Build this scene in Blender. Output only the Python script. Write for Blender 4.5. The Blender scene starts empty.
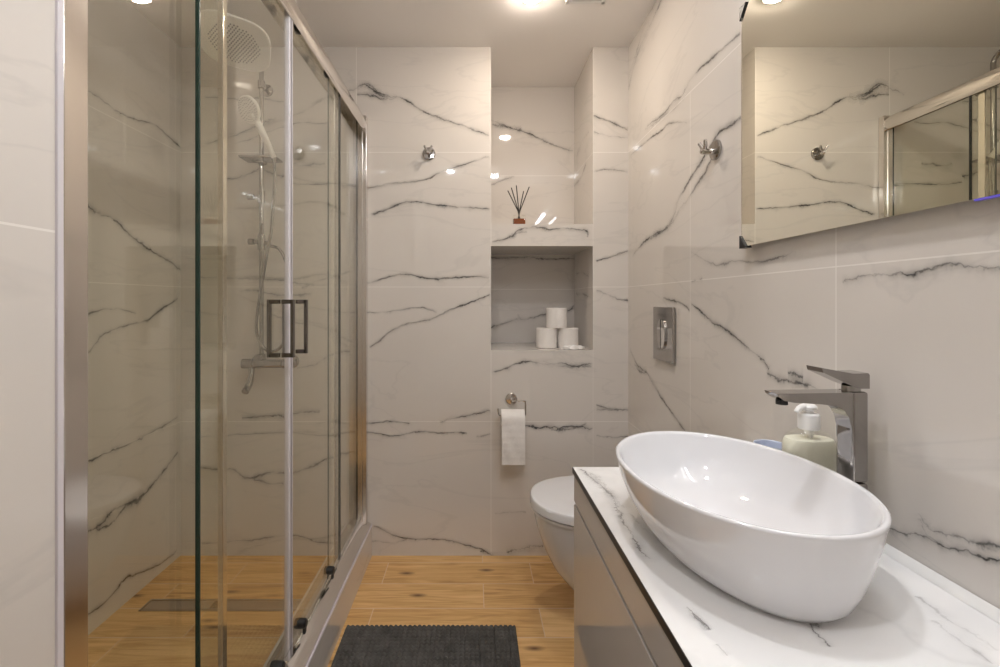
import bpy, bmesh, math, random
from mathutils import Vector, Matrix

# ------------------------------------------------------------------ camera, world, exposure
sc = bpy.context.scene
COL = sc.collection
F = 469.0; PX, PY = 474.0, 302.0; EYE = 1.13          # focal length and principal point in pixels of 1000x667
cam_d = bpy.data.cameras.new('camera'); cam = bpy.data.objects.new('camera', cam_d); COL.objects.link(cam)
cam.location = (0, 0, EYE); cam.rotation_euler = (math.pi / 2, 0, 0)
cam_d.sensor_fit = 'HORIZONTAL'; cam_d.sensor_width = 36.0; cam_d.lens = F / 1000 * 36
cam_d.shift_x = (500 - PX) / 1000; cam_d.shift_y = -(333.5 - PY) / 1000
cam_d.clip_start = 0.01
sc.camera = cam
w = bpy.data.worlds.new('world'); sc.world = w; w.use_nodes = True
w.node_tree.nodes['Background'].inputs[0].default_value = (0.05, 0.05, 0.05, 1)
sc.view_settings.view_transform = 'Standard'; sc.view_settings.look = 'None'
sc.view_settings.gamma = 1.0; sc.view_settings.use_curve_mapping = False
sc.view_settings.exposure = 0.34
sc.cycles.max_bounces = 14; sc.cycles.diffuse_bounces = 6; sc.cycles.glossy_bounces = 6
sc.cycles.transparent_max_bounces = 32
SPOT_L = 360.0            # radiance of the downlight lenses
BAR_L = 46.0              # radiance of the lamp over the mirror
SPOT_C = (1.0, 0.86, 0.72, 1); COOL_C = (0.95, 0.96, 1.0, 1); BAR_C = (0.93, 0.96, 1.0, 1)

D = 2.09                  # distance to the back wall
DN = 2.479                # back of the niches
H = 2.266                 # ceiling
XR, XL, XS = 0.687, -1.308, -0.465
NL, NR = 0.0758, 0.53     # niche sides
YF = -0.8                 # wall behind the camera
SHY = 0.53                # near wall of the shower
CT = 0.717                # counter top
random.seed(4)

# ------------------------------------------------------------------ materials
def nodes(name):
    m = bpy.data.materials.new(name); m.use_nodes = True
    nt = m.node_tree; return m, nt, nt.nodes['Principled BSDF']

def mat(name, col, rough=0.4, metal=0.0, coat=0.0, bump=None, spec=None, trans=0.0, var=0.0, ior=None):
    m, nt, b = nodes(name)
    b.inputs['Base Color'].default_value = (*col, 1); b.inputs['Roughness'].default_value = rough
    b.inputs['Metallic'].default_value = metal; b.inputs['Coat Weight'].default_value = coat
    b.inputs['Coat Roughness'].default_value = 0.03
    if spec is not None: b.inputs['Specular IOR Level'].default_value = spec
    if trans: b.inputs['Transmission Weight'].default_value = trans
    if ior: b.inputs['IOR'].default_value = ior
    tc = nt.nodes.new('ShaderNodeTexCoord')
    nz = nt.nodes.new('ShaderNodeTexNoise'); nz.inputs['Scale'].default_value = bump[0] if bump else 12
    nt.links.new(tc.outputs['Object'], nz.inputs['Vector'])
    if bump:
        bp = nt.nodes.new('ShaderNodeBump'); bp.inputs['Strength'].default_value = bump[1]; bp.inputs['Distance'].default_value = bump[2]
        nt.links.new(nz.outputs['Fac'], bp.inputs['Height']); nt.links.new(bp.outputs['Normal'], b.inputs['Normal'])
    if var:
        mx = nt.nodes.new('ShaderNodeMixRGB'); mx.inputs[1].default_value = (*[c * (1 - var) for c in col], 1); mx.inputs[2].default_value = (*[min(1, c * (1 + var)) for c in col], 1)
        nt.links.new(nz.outputs['Fac'], mx.inputs[0]); nt.links.new(mx.outputs[0], b.inputs['Base Color'])
    return m

def math_n(nt, op, a, b=None, c=None):
    n = nt.nodes.new('ShaderNodeMath'); n.operation = op
    for i, v in enumerate((a, b, c)):
        if v is None: continue
        if isinstance(v, (int, float)): n.inputs[i].default_value = v
        else: nt.links.new(v, n.inputs[i])
    return n.outputs[0]

def marble(name, base, tile=True, rough=0.035, cloud=0.03):
    """polished marble-look tile: cloudy ground plus grout lines every 0.6 m of the 'tile' UV map"""
    m, nt, b = nodes(name); L = nt.links.new
    b.inputs['Roughness'].default_value = rough; b.inputs['Specular IOR Level'].default_value = 0.65
    tc = nt.nodes.new('ShaderNodeTexCoord')
    nz = nt.nodes.new('ShaderNodeTexNoise'); nz.inputs['Scale'].default_value = 3.2; nz.inputs['Detail'].default_value = 5
    L(tc.outputs['Object'], nz.inputs['Vector'])
    mx = nt.nodes.new('ShaderNodeMixRGB'); L(nz.outputs['Fac'], mx.inputs[0])
    mx.inputs[1].default_value = (*[c * (1 - cloud) for c in base], 1); mx.inputs[2].default_value = (*[c * (1 + cloud) for c in base], 1)
    out = mx.outputs[0]
    # a few faint hairlines
    wv = nt.nodes.new('ShaderNodeTexNoise'); wv.inputs['Scale'].default_value = 1.6; wv.inputs['Detail'].default_value = 6; wv.inputs['Distortion'].default_value = 0.8
    mp = nt.nodes.new('ShaderNodeMapping'); mp.inputs['Scale'].default_value = (0.8, 0.8, 2.6); L(tc.outputs['Object'], mp.inputs['Vector']); L(mp.outputs[0], wv.inputs['Vector'])
    d = math_n(nt, 'ABSOLUTE', math_n(nt, 'SUBTRACT', wv.outputs['Fac'], 0.5))
    h = math_n(nt, 'MULTIPLY', math_n(nt, 'SUBTRACT', 1.0, math_n(nt, 'MINIMUM', math_n(nt, 'MULTIPLY', d, 70.0), 1.0)), 0.10)
    m2 = nt.nodes.new('ShaderNodeMixRGB'); L(h, m2.inputs[0]); L(out, m2.inputs[1]); m2.inputs[2].default_value = (0.25, 0.25, 0.26, 1); out = m2.outputs[0]
    if tile:
        uv = nt.nodes.new('ShaderNodeUVMap'); uv.uv_map = 'tile'
        sp = nt.nodes.new('ShaderNodeSeparateXYZ'); L(uv.outputs[0], sp.inputs[0])
        g = []
        for k in (0, 1):
            fr = math_n(nt, 'FRACT', math_n(nt, 'ADD', math_n(nt, 'DIVIDE', sp.outputs[k], 0.6), 100.5))
            g.append(math_n(nt, 'LESS_THAN', math_n(nt, 'ABSOLUTE', math_n(nt, 'SUBTRACT', fr, 0.5)), 0.0022))
        gm = math_n(nt, 'MAXIMUM', g[0], g[1])
        m3 = nt.nodes.new('ShaderNodeMixRGB'); L(math_n(nt, 'MULTIPLY', gm, 0.55), m3.inputs[0]); L(out, m3.inputs[1]); m3.inputs[2].default_value = (0.95, 0.92, 0.88, 1); out = m3.outputs[0]
    L(out, b.inputs['Base Color'])
    bz = nt.nodes.new('ShaderNodeTexNoise'); bz.inputs['Scale'].default_value = 7; L(tc.outputs['Object'], bz.inputs['Vector'])
    bp = nt.nodes.new('ShaderNodeBump'); bp.inputs['Strength'].default_value = 0.25; bp.inputs['Distance'].default_value = 0.0012
    L(bz.outputs['Fac'], bp.inputs['Height']); L(bp.outputs['Normal'], b.inputs['Normal'])
    return m

def vein_mat(name, col, rough=0.035):
    """grey vein: UV 'tile' x runs across the strip (-1..1), y is its strength"""
    m, nt, b = nodes(name); L = nt.links.new
    b.inputs['Base Color'].default_value = (*col, 1); b.inputs['Roughness'].default_value = rough
    uv = nt.nodes.new('ShaderNodeUVMap'); uv.uv_map = 'tile'
    sp = nt.nodes.new('ShaderNodeSeparateXYZ'); L(uv.outputs[0], sp.inputs[0])
    tc = nt.nodes.new('ShaderNodeTexCoord')
    n1 = nt.nodes.new('ShaderNodeTexNoise'); n1.inputs['Scale'].default_value = 42; n1.inputs['Detail'].default_value = 4; L(tc.outputs['Object'], n1.inputs['Vector'])
    n2 = nt.nodes.new('ShaderNodeTexNoise'); n2.inputs['Scale'].default_value = 11; n2.inputs['Detail'].default_value = 3; L(tc.outputs['Object'], n2.inputs['Vector'])
    n3 = nt.nodes.new('ShaderNodeTexNoise'); n3.inputs['Scale'].default_value = 150; n3.inputs['Detail'].default_value = 3; L(tc.outputs['Object'], n3.inputs['Vector'])
    v = math_n(nt, 'ADD', sp.outputs[0], math_n(nt, 'ADD', math_n(nt, 'MULTIPLY', math_n(nt, 'SUBTRACT', n1.outputs['Fac'], 0.5), 0.8), math_n(nt, 'MULTIPLY', math_n(nt, 'SUBTRACT', n3.outputs['Fac'], 0.5), 0.5)))
    av = math_n(nt, 'ABSOLUTE', v)
    edge = math_n(nt, 'SUBTRACT', 1.0, math_n(nt, 'POWER', math_n(nt, 'ABSOLUTE', sp.outputs[0]), 2.0))
    thick = math_n(nt, 'MAXIMUM', 0.0, math_n(nt, 'MINIMUM', 1.0, math_n(nt, 'MULTIPLY', math_n(nt, 'SUBTRACT', n2.outputs['Fac'], 0.36), 3.6)))
    wid = math_n(nt, 'ADD', 0.06, math_n(nt, 'MULTIPLY', thick, 0.12))
    core = math_n(nt, 'MAXIMUM', 0.0, math_n(nt, 'SUBTRACT', 1.0, math_n(nt, 'DIVIDE', av, wid)))
    strk = math_n(nt, 'ADD', 0.25, math_n(nt, 'MULTIPLY', n3.outputs['Fac'], 1.2))
    halo = math_n(nt, 'MULTIPLY', math_n(nt, 'MULTIPLY', math_n(nt, 'POWER', math_n(nt, 'MAXIMUM', 0.0, math_n(nt, 'SUBTRACT', 1.0, av)), 2.2), strk), math_n(nt, 'ADD', 0.06, math_n(nt, 'MULTIPLY', thick, 0.36)))
    a = math_n(nt, 'ADD', math_n(nt, 'MULTIPLY', core, math_n(nt, 'ADD', 0.24, math_n(nt, 'MULTIPLY', thick, 0.34))), halo)
    a = math_n(nt, 'MULTIPLY', math_n(nt, 'MULTIPLY', a, edge), sp.outputs[1])
    a = math_n(nt, 'MINIMUM', 0.9, a)
    tr = nt.nodes.new('ShaderNodeBsdfTransparent'); mx = nt.nodes.new('ShaderNodeMixShader')
    L(a, mx.inputs[0]); L(tr.outputs[0], mx.inputs[1]); L(b.outputs[0], mx.inputs[2])
    L(mx.outputs[0], nt.nodes['Material Output'].inputs['Surface'])
    return m

def glass(name, tint, f0=0.04):
    """clear pane: tinted see-through with a Schlick mirror reflection on each face"""
    m, nt, b = nodes(name); L = nt.links.new; nt.nodes.remove(b)
    tr = nt.nodes.new('ShaderNodeBsdfTransparent'); tr.inputs[0].default_value = (*tint, 1)
    gl = nt.nodes.new('ShaderNodeBsdfGlossy'); gl.inputs['Roughness'].default_value = 0.0; gl.inputs[0].default_value = (1, 1, 1, 1)
    ge = nt.nodes.new('ShaderNodeNewGeometry'); dt = nt.nodes.new('ShaderNodeVectorMath'); dt.operation = 'DOT_PRODUCT'
    L(ge.outputs['Incoming'], dt.inputs[0]); L(ge.outputs['Normal'], dt.inputs[1])
    c = math_n(nt, 'ABSOLUTE', dt.outputs['Value'])
    f = math_n(nt, 'ADD', f0, math_n(nt, 'MULTIPLY', 1 - f0, math_n(nt, 'POWER', math_n(nt, 'SUBTRACT', 1.0, c), 5.0)))
    mx = nt.nodes.new('ShaderNodeMixShader'); L(f, mx.inputs[0]); L(tr.outputs[0], mx.inputs[1]); L(gl.outputs[0], mx.inputs[2])
    L(mx.outputs[0], nt.nodes['Material Output'].inputs['Surface'])
    return m

def emit(name, col, s):
    m, nt, b = nodes(name)
    b.inputs['Base Color'].default_value = (0.9, 0.9, 0.9, 1)
    b.inputs['Emission Color'].default_value = col; b.inputs['Emission Strength'].default_value = s
    return m

def wood_floor():
    m, nt, b = nodes('wood_look_planks'); L = nt.links.new
    tc = nt.nodes.new('ShaderNodeTexCoord'); sp = nt.nodes.new('ShaderNodeSeparateXYZ'); L(tc.outputs['Object'], sp.inputs[0])
    v = math_n(nt, 'DIVIDE', math_n(nt, 'SUBTRACT', sp.outputs[1], 2.032), 0.151)
    row = math_n(nt, 'FLOOR', v); par = math_n(nt, 'FLOORED_MODULO', row, 2.0)
    u = math_n(nt, 'DIVIDE', math_n(nt, 'SUBTRACT', math_n(nt, 'SUBTRACT', sp.outputs[0], 0.037), math_n(nt, 'MULTIPLY', par, 0.203)), 0.61)
    colm = math_n(nt, 'FLOOR', u)
    gu = math_n(nt, 'LESS_THAN', math_n(nt, 'SUBTRACT', 0.5, math_n(nt, 'ABSOLUTE', math_n(nt, 'SUBTRACT', math_n(nt, 'FRACT', u), 0.5))), 0.0030)
    gv = math_n(nt, 'LESS_THAN', math_n(nt, 'SUBTRACT', 0.5, math_n(nt, 'ABSOLUTE', math_n(nt, 'SUBTRACT', math_n(nt, 'FRACT', v), 0.5))), 0.0125)
    gr = math_n(nt, 'MAXIMUM', gu, gv)
    cmb = nt.nodes.new('ShaderNodeCombineXYZ'); L(row, cmb.inputs[0]); L(colm, cmb.inputs[1])
    wn = nt.nodes.new('ShaderNodeTexWhiteNoise'); wn.noise_dimensions = '2D'; L(cmb.outputs[0], wn.inputs['Vector'])
    # grain, shifted from plank to plank
    off = nt.nodes.new('ShaderNodeVectorMath'); off.operation = 'MULTIPLY_ADD'
    L(wn.outputs['Color'], off.inputs[0]); off.inputs[1].default_value = (7, 9, 5); L(tc.outputs['Object'], off.inputs[2])
    mp = nt.nodes.new('ShaderNodeMapping'); mp.inputs['Scale'].default_value = (2.2, 26, 1); L(off.outputs[0], mp.inputs['Vector'])
    g1 = nt.nodes.new('ShaderNodeTexNoise'); g1.inputs['Scale'].default_value = 1.6; g1.inputs['Detail'].default_value = 8; g1.inputs['Distortion'].default_value = 1.4; L(mp.outputs[0], g1.inputs['Vector'])
    mp2 = nt.nodes.new('ShaderNodeMapping'); mp2.inputs['Scale'].default_value = (6, 140, 1); L(off.outputs[0], mp2.inputs['Vector'])
    g2 = nt.nodes.new('ShaderNodeTexNoise'); g2.inputs['Scale'].default_value = 1.0; g2.inputs['Detail'].default_value = 3; L(mp2.outputs[0], g2.inputs['Vector'])
    t = math_n(nt, 'ADD', math_n(nt, 'MULTIPLY', g1.outputs['Fac'], 0.75), math_n(nt, 'ADD', math_n(nt, 'MULTIPLY', g2.outputs['Fac'], 0.2), math_n(nt, 'MULTIPLY', wn.outputs['Value'], 0.24)))
    rp = nt.nodes.new('ShaderNodeValToRGB'); L(t, rp.inputs[0])
    e = rp.color_ramp.elements
    e[0].position = 0.30; e[0].color = (0.27, 0.125, 0.040, 1); e[1].position = 0.78; e[1].color = (0.78, 0.52, 0.24, 1)
    k = rp.color_ramp.elements.new(0.52); k.color = (0.58, 0.335, 0.125, 1)
    # knots
    mp3 = nt.nodes.new('ShaderNodeMapping'); mp3.inputs['Scale'].default_value = (3.2, 9.0, 1); L(off.outputs[0], mp3.inputs['Vector'])
    vo = nt.nodes.new('ShaderNodeTexVoronoi'); vo.voronoi_dimensions = '2D'; vo.inputs['Scale'].default_value = 1.0; L(mp3.outputs[0], vo.inputs['Vector'])
    kn = math_n(nt, 'MAXIMUM', 0.0, math_n(nt, 'SUBTRACT', 1.0, math_n(nt, 'DIVIDE', vo.outputs['Distance'], 0.13)))
    mk = nt.nodes.new('ShaderNodeMixRGB'); vs = nt.nodes.new('ShaderNodeSeparateXYZ'); L(vo.outputs['Color'], vs.inputs[0])
    L(math_n(nt, 'MULTIPLY', math_n(nt, 'MULTIPLY', kn, 1.1), math_n(nt, 'GREATER_THAN', vs.outputs[0], 0.66)), mk.inputs[0]); L(rp.outputs[0], mk.inputs[1]); mk.inputs[2].default_value = (0.12, 0.05, 0.018, 1)
    mg = nt.nodes.new('ShaderNodeMixRGB'); L(math_n(nt, 'MULTIPLY', gr, 0.75), mg.inputs[0]); L(mk.outputs[0], mg.inputs[1]); mg.inputs[2].default_value = (0.72, 0.56, 0.40, 1)
    L(mg.outputs[0], b.inputs['Base Color']); b.inputs['Roughness'].default_value = 0.34
    bp = nt.nodes.new('ShaderNodeBump'); bp.inputs['Strength'].default_value = 0.15; bp.inputs['Distance'].default_value = 0.001
    L(g2.outputs['Fac'], bp.inputs['Height']); L(bp.outputs['Normal'], b.inputs['Normal'])
    return m

WALLC = (0.69, 0.650, 0.605)
M = dict(
    marble=marble('polished_marble_tile', WALLC),
    vein=vein_mat('marble_vein', (0.075, 0.075, 0.075)),
    stone=marble('counter_marble', (0.87, 0.865, 0.86), tile=False, rough=0.12, cloud=0.015),
    stonevein=vein_mat('counter_vein', (0.42, 0.41, 0.40), rough=0.12),
    floor=wood_floor(),
    ceil=mat('ceiling_paint', (0.90, 0.87, 0.84), 0.75, bump=(60, 0.05, 0.001)),
    paint=mat('door_paint', (0.7, 0.68, 0.66), 0.5, var=0.02),
    chrome=mat('chrome', (0.66, 0.64, 0.62), 0.06, 1.0, bump=(3, 0.02, 0.001)),
    darkchrome=mat('satin_chrome', (0.42, 0.405, 0.39), 0.10, 1.0, bump=(5, 0.03, 0.001)),
    tapchrome=mat('dark_polished_chrome', (0.34, 0.325, 0.315), 0.07, 1.0, bump=(5, 0.03, 0.001)),
    alu=mat('polished_aluminium', (0.78, 0.745, 0.71), 0.14, 1.0, bump=(8, 0.03, 0.001)),
    steel=mat('brushed_steel', (0.42, 0.40, 0.38), 0.3, 1.0, bump=(80, 0.08, 0.001)),
    gunmetal=mat('dark_handle_metal', (0.20, 0.185, 0.17), 0.2, 1.0, bump=(8, 0.03, 0.001)),
    glass=glass('shower_glass', (0.985, 0.985, 0.945)),
    glassedge=mat('glass_edge', (0.018, 0.040, 0.030), 0.15, var=0.1),
    seal=mat('white_seal', (0.66, 0.63, 0.66), 0.35, var=0.03),
    black=mat('black_plastic', (0.012, 0.012, 0.013), 0.4, var=0.1),
    dark=mat('dark_gap', (0.05, 0.045, 0.042), 0.6, var=0.1),
    ceramic=mat('white_ceramic', (0.76, 0.76, 0.78), 0.05, coat=0.4, var=0.01),
    lacquer=mat('gloss_taupe_lacquer', (0.58, 0.545, 0.52), 0.06, coat=0.0, spec=0.32, var=0.02),
    mirror=mat('mirror_silver', (0.86, 0.85, 0.755), 0.0, 1.0),
    paper=mat('tissue_paper', (0.82, 0.79, 0.76), 0.9, bump=(90, 0.4, 0.002), var=0.03),
    core=mat('cardboard', (0.45, 0.36, 0.27), 0.9, var=0.1),
    mat=mat('charcoal_cotton', (0.085, 0.081, 0.075), 0.95, bump=(28, 0.3, 0.003), var=0.6),
    soap=mat('cream_soap', (0.86, 0.85, 0.73), 0.3, var=0.02),
    clear=glass('clear_plastic', (0.97, 0.97, 0.95)),
    pump=mat('white_plastic', (0.84, 0.83, 0.81), 0.3, var=0.01),
    blue=mat('pale_blue_plastic', (0.60, 0.66, 0.80), 0.3, var=0.03),
    amber=mat('amber_oil', (0.20, 0.05, 0.009), 0.1, var=0.15),
    reed=mat('dark_reed', (0.02, 0.016, 0.014), 0.8, var=0.3),
    purple=mat('violet_strip', (0.16, 0.13, 0.75), 0.25, var=0.15),
    spray=mat('grey_spray_face', (0.86, 0.85, 0.82), 0.4, var=0.02),
    lens=emit('warm_downlight_lens', SPOT_C, SPOT_L), lens_cool=emit('cool_downlight_lens', COOL_C, SPOT_L), bar=emit('lamp_diffuser', BAR_C, BAR_L),
    film=mat('crinkled_film', (0.86, 0.84, 0.82), 0.15, bump=(60, 0.5, 0.004)),
)

# ------------------------------------------------------------------ builders
def thing(name, label, cat, loc, group=None):
    o = bpy.data.objects.new(name, None); COL.objects.link(o); o.location = loc
    o.empty_display_size = 0.05
    o['label'] = label; o['category'] = cat
    if group: o['group'] = group
    return o

def tag(o, label, cat, group=None):
    o['label'] = label; o['category'] = cat
    if group: o['group'] = group
    return o

def root_loc(p):
    v = Vector((0, 0, 0))
    while p is not None: v += p.location; p = p.parent
    return v

def obj(name, bm, mats, parent=None, smooth=True, loc=None, angle=35, label=None):
    """vertices are given in world coordinates; the origin becomes the parent's (or loc)"""
    bmesh.ops.remove_doubles(bm, verts=bm.verts, dist=1e-6)
    if not bm.loops.layers.uv.get('tile') and smooth is not None:
        bmesh.ops.recalc_face_normals(bm, faces=bm.faces)
    o_loc = root_loc(parent) if parent else Vector(loc or (0, 0, 0))
    bmesh.ops.translate(bm, verts=bm.verts, vec=-o_loc)
    me = bpy.data.meshes.new(name); bm.to_mesh(me); bm.free()
    for m in (mats if isinstance(mats, (list, tuple)) else [mats]): me.materials.append(m)
    if smooth:
        me.polygons.foreach_set('use_smooth', [True] * len(me.polygons))
        try: me.set_sharp_from_angle(angle=math.radians(angle))
        except Exception: pass
    o = bpy.data.objects.new(name, me); COL.objects.link(o)
    if smooth and len(me.polygons) < 600:
        wm = o.modifiers.new('weighted_normal', 'WEIGHTED_NORMAL'); wm.keep_sharp = True; wm.weight = 90
    if parent: o.parent = parent
    else: o.location = o_loc
    if label: o['label'] = label
    return o

def struct(o): o['kind'] = 'structure'; return o

def new(): return bmesh.new()

def box(bm, a, b, bev=0.0, seg=2, mi=0):
    x0, y0, z0 = (min(p, q) for p, q in zip(a, b)); x1, y1, z1 = (max(p, q) for p, q in zip(a, b))
    vs = [bm.verts.new(c) for c in ((x0, y0, z0), (x1, y0, z0), (x1, y1, z0), (x0, y1, z0), (x0, y0, z1), (x1, y0, z1), (x1, y1, z1), (x0, y1, z1))]
    fs = [bm.faces.new([vs[i] for i in q]) for q in ((0, 3, 2, 1), (4, 5, 6, 7), (0, 1, 5, 4), (1, 2, 6, 5), (2, 3, 7, 6), (3, 0, 4, 7))]
    for f in fs: f.material_index = mi
    if bev > 0:
        es = list({e for f in fs for e in f.edges})
        r = bmesh.ops.bevel(bm, geom=es, offset=bev, segments=seg, affect='EDGES', profile=0.5)
        for f in r['faces']: f.material_index = mi
    return bm

def loft(bm, rings, cap0=True, cap1=True, mi=0, closed=True):
    R = [[bm.verts.new(p) for p in r] for r in rings]
    n = len(R[0])
    for a, b in zip(R, R[1:]):
        for i in range(n if closed else n - 1):
            j = (i + 1) % n
            f = bm.faces.new((a[i], a[j], b[j], b[i])); f.material_index = mi
    if cap0: bm.faces.new(R[0][::-1]).material_index = mi
    if cap1: bm.faces.new(R[-1]).material_index = mi
    return bm

def lathe(bm, c, prof, axis='z', n=32, mi=0, cap0=True, cap1=True, rot=None):
    """prof: list of (radius, height along axis) from c"""
    rings = []
    for r, h in prof:
        ring = []
        for i in range(n):
            t = 2 * math.pi * i / n; p = Vector((r * math.cos(t), r * math.sin(t), h))
            if axis == 'x': p = Vector((p.z, p.x, p.y))
            elif axis == 'y': p = Vector((p.x, p.z, p.y))
            if rot: p = rot @ p
            ring.append(Vector(c) + p)
        rings.append(ring)
    return loft(bm, rings, cap0, cap1, mi)

def tube(bm, pts, r, n=12, mi=0, sub=0, cap=True):
    pts = [Vector(p) for p in pts]
    if sub: pts = spline(pts, sub)
    rs = r if isinstance(r, (list, tuple)) else [r] * len(pts)
    if len(rs) != len(pts): rs = [rs[min(len(rs) - 1, int(i * len(rs) / len(pts)))] for i in range(len(pts))]
    t = (pts[1] - pts[0]).normalized(); u = t.orthogonal().normalized(); rings = []
    for i, p in enumerate(pts):
        a = pts[max(0, i - 1)]; b = pts[min(len(pts) - 1, i + 1)]; t2 = (b - a).normalized()
        u = (u - t2 * u.dot(t2)).normalized(); v = t2.cross(u)
        rings.append([p + (u * math.cos(2 * math.pi * k / n) + v * math.sin(2 * math.pi * k / n)) * rs[i] for k in range(n)])
    return loft(bm, rings, cap, cap, mi)

def spline(P, sub=6):
    out = []; n = len(P)
    for i in range(n - 1):
        p0, p1, p2, p3 = P[max(0, i - 1)], P[i], P[i + 1], P[min(n - 1, i + 2)]
        for k in range(sub):
            t = k / sub
            out.append(0.5 * ((2 * p1) + (p2 - p0) * t + (2 * p0 - 5 * p1 + 4 * p2 - p3) * t * t + (3 * p1 - p0 - 3 * p2 + p3) * t ** 3))
    out.append(P[-1]); return out

def sup(cx, cy, z, a, b, n=48, p=2.0, ang=0.0):
    """superellipse ring"""
    r = []
    for i in range(n):
        t = 2 * math.pi * i / n; c, s = math.cos(t), math.sin(t)
        x = a * abs(c) ** (2 / p) * (1 if c >= 0 else -1); y = b * abs(s) ** (2 / p) * (1 if s >= 0 else -1)
        r.append(Vector((cx + x * math.cos(ang) - y * math.sin(ang), cy + x * math.sin(ang) + y * math.cos(ang), z)))
    return r

def at(px, py, d): return Vector(((px - PX) * d / F, d, EYE - (py - PY) * d / F))

def onto(px, py, pl):
    """the point of a wall plane seen at a pixel; pl = ('y', d) | ('x', X) | ('z', z)"""
    k, v = pl; dx, dz = (px - PX) / F, -(py - PY) / F
    d = v if k == 'y' else (v / dx if k == 'x' else (v - EYE) / dz)
    return Vector((dx * d, d, EYE + dz * d))

# ------------------------------------------------------------------ walls with veins
class Wall:
    def __init__(s): s.bm = new(); s.uv = s.bm.loops.layers.uv.new('tile'); s.k = 0
    def quad(s, pts, uvs):
        f = s.bm.faces.new([s.bm.verts.new(p) for p in pts])
        for l, q in zip(f.loops, uvs): l[s.uv].uv = q
    def rect_y(s, x0, x1, z0, z1, y, u0=NL):          # faces -Y
        s.quad([(x0, y, z0), (x1, y, z0), (x1, y, z1), (x0, y, z1)], [(x0 - u0, z0 + .003), (x1 - u0, z0 + .003), (x1 - u0, z1 + .003), (x0 - u0, z1 + .003)])
    def rect_x(s, x, y0, y1, z0, z1, sgn, u0=D, dz=.003):      # sgn +1: faces +X
        p = [(x, y0, z0), (x, y1, z0), (x, y1, z1), (x, y0, z1)]; q = [(y0 - u0, z0 + dz), (y1 - u0, z0 + dz), (y1 - u0, z1 + dz), (y0 - u0, z1 + dz)]
        if sgn < 0: p, q = p[::-1], q[::-1]
        s.quad(p if sgn > 0 else p, q)
    def rect_z(s, x0, x1, y0, y1, z, sgn=1):
        p = [(x0, y0, z), (x1, y0, z), (x1, y1, z), (x0, y1, z)]
        if sgn < 0: p = p[::-1]
        s.quad(p, [(0.3 + .01 * i, .3) for i in range(4)])
    def vein(s, pl, nrm, crop, pts, w=0.016, st=1.0):
        """crop = (x offset, y offset, scale) of the enlarged view the points were read from"""
        ox, oy, sc_ = crop; nrm = Vector(nrm); s.k += 1
        P = [onto(ox + x / sc_, oy + y / sc_, pl) for x, y in pts]
        P = spline(P, 7); n = len(P); L = sum((b - a).length for a, b in zip(P, P[1:]))
        ph = random.uniform(0, 50); Q = []
        for i, p in enumerate(P):
            t = (P[min(n - 1, i + 1)] - P[max(0, i - 1)]).normalized(); side = nrm.cross(t).normalized()
            q = i / n * L * 60 + ph
            p = p + side * 0.0010 * (math.sin(q * 0.73) + 0.6 * math.sin(q * 1.9 + 1) + 0.4 * math.sin(q * 4.7 + 2))
            Q.append((p + nrm * (0.00025 + 0.00004 * s.k), side))
        prev = None
        for i, (p, side) in enumerate(Q):
            f = i / (n - 1); env = min(1, f / 0.08 + 0.45, (1 - f) / 0.08 + 0.45) * st
            ww = w * 1.3 * (0.75 + 0.5 * math.sin(i * 0.37 + ph) ** 2)
            cur = [(s.bm.verts.new(p + side * ww * c), c, env) for c in (-1, 0, 1)]
            if prev:
                for j in (0, 1):
                    a, b, c, d = prev[j], prev[j + 1], cur[j + 1], cur[j]
                    fc = s.bm.faces.new((a[0], b[0], c[0], d[0])); fc.material_index = 1
                    for l, vv in zip(fc.loops, (a, b, c, d)): l[s.uv].uv = (vv[1], vv[2])
            prev = cur
    def done(s, name, mats=None): return obj(name, s.bm, mats or [M['marble'], M['vein']], smooth=False)

# --- back wall: shower wall, pier, niches, pilaster
B = Wall(); Z3 = 0.916; Z2 = 1.3796; Z1 = 1.4776
B.rect_y(XL, NL, 0, H, D)
B.rect_y(NL, NR, 0, Z3, D)
B.rect_y(NL, NR, Z2, Z1, D)
B.rect_y(NR, XR, 0, H, D, u0=NR)
B.rect_y(NL, NR, Z3, Z2, DN); B.rect_y(NL, NR, Z1, H, DN)
B.rect_x(NR, D, DN, Z3, Z2, -1); B.rect_x(NR, D, DN, Z1, H, -1)
B.rect_x(NL, D, DN, Z3, Z2, 1); B.rect_x(NL, D, DN, Z1, H, 1)
B.rect_z(NL, NR, D, DN, Z3, 1); B.rect_z(NL, NR, D, DN, Z2, -1); B.rect_z(NL, NR, D, DN, Z1, 1)
yb, n_ = ('y', D), (0, -1, 0)
C7 = (320, 0, 2.778); A1 = (350, 180, 3.333); A2 = (350, 370, 3.333); A3 = (480, 340, 3.03); A4 = (570, 40, 2.565); A5 = (480, 220, 4.763)
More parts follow.
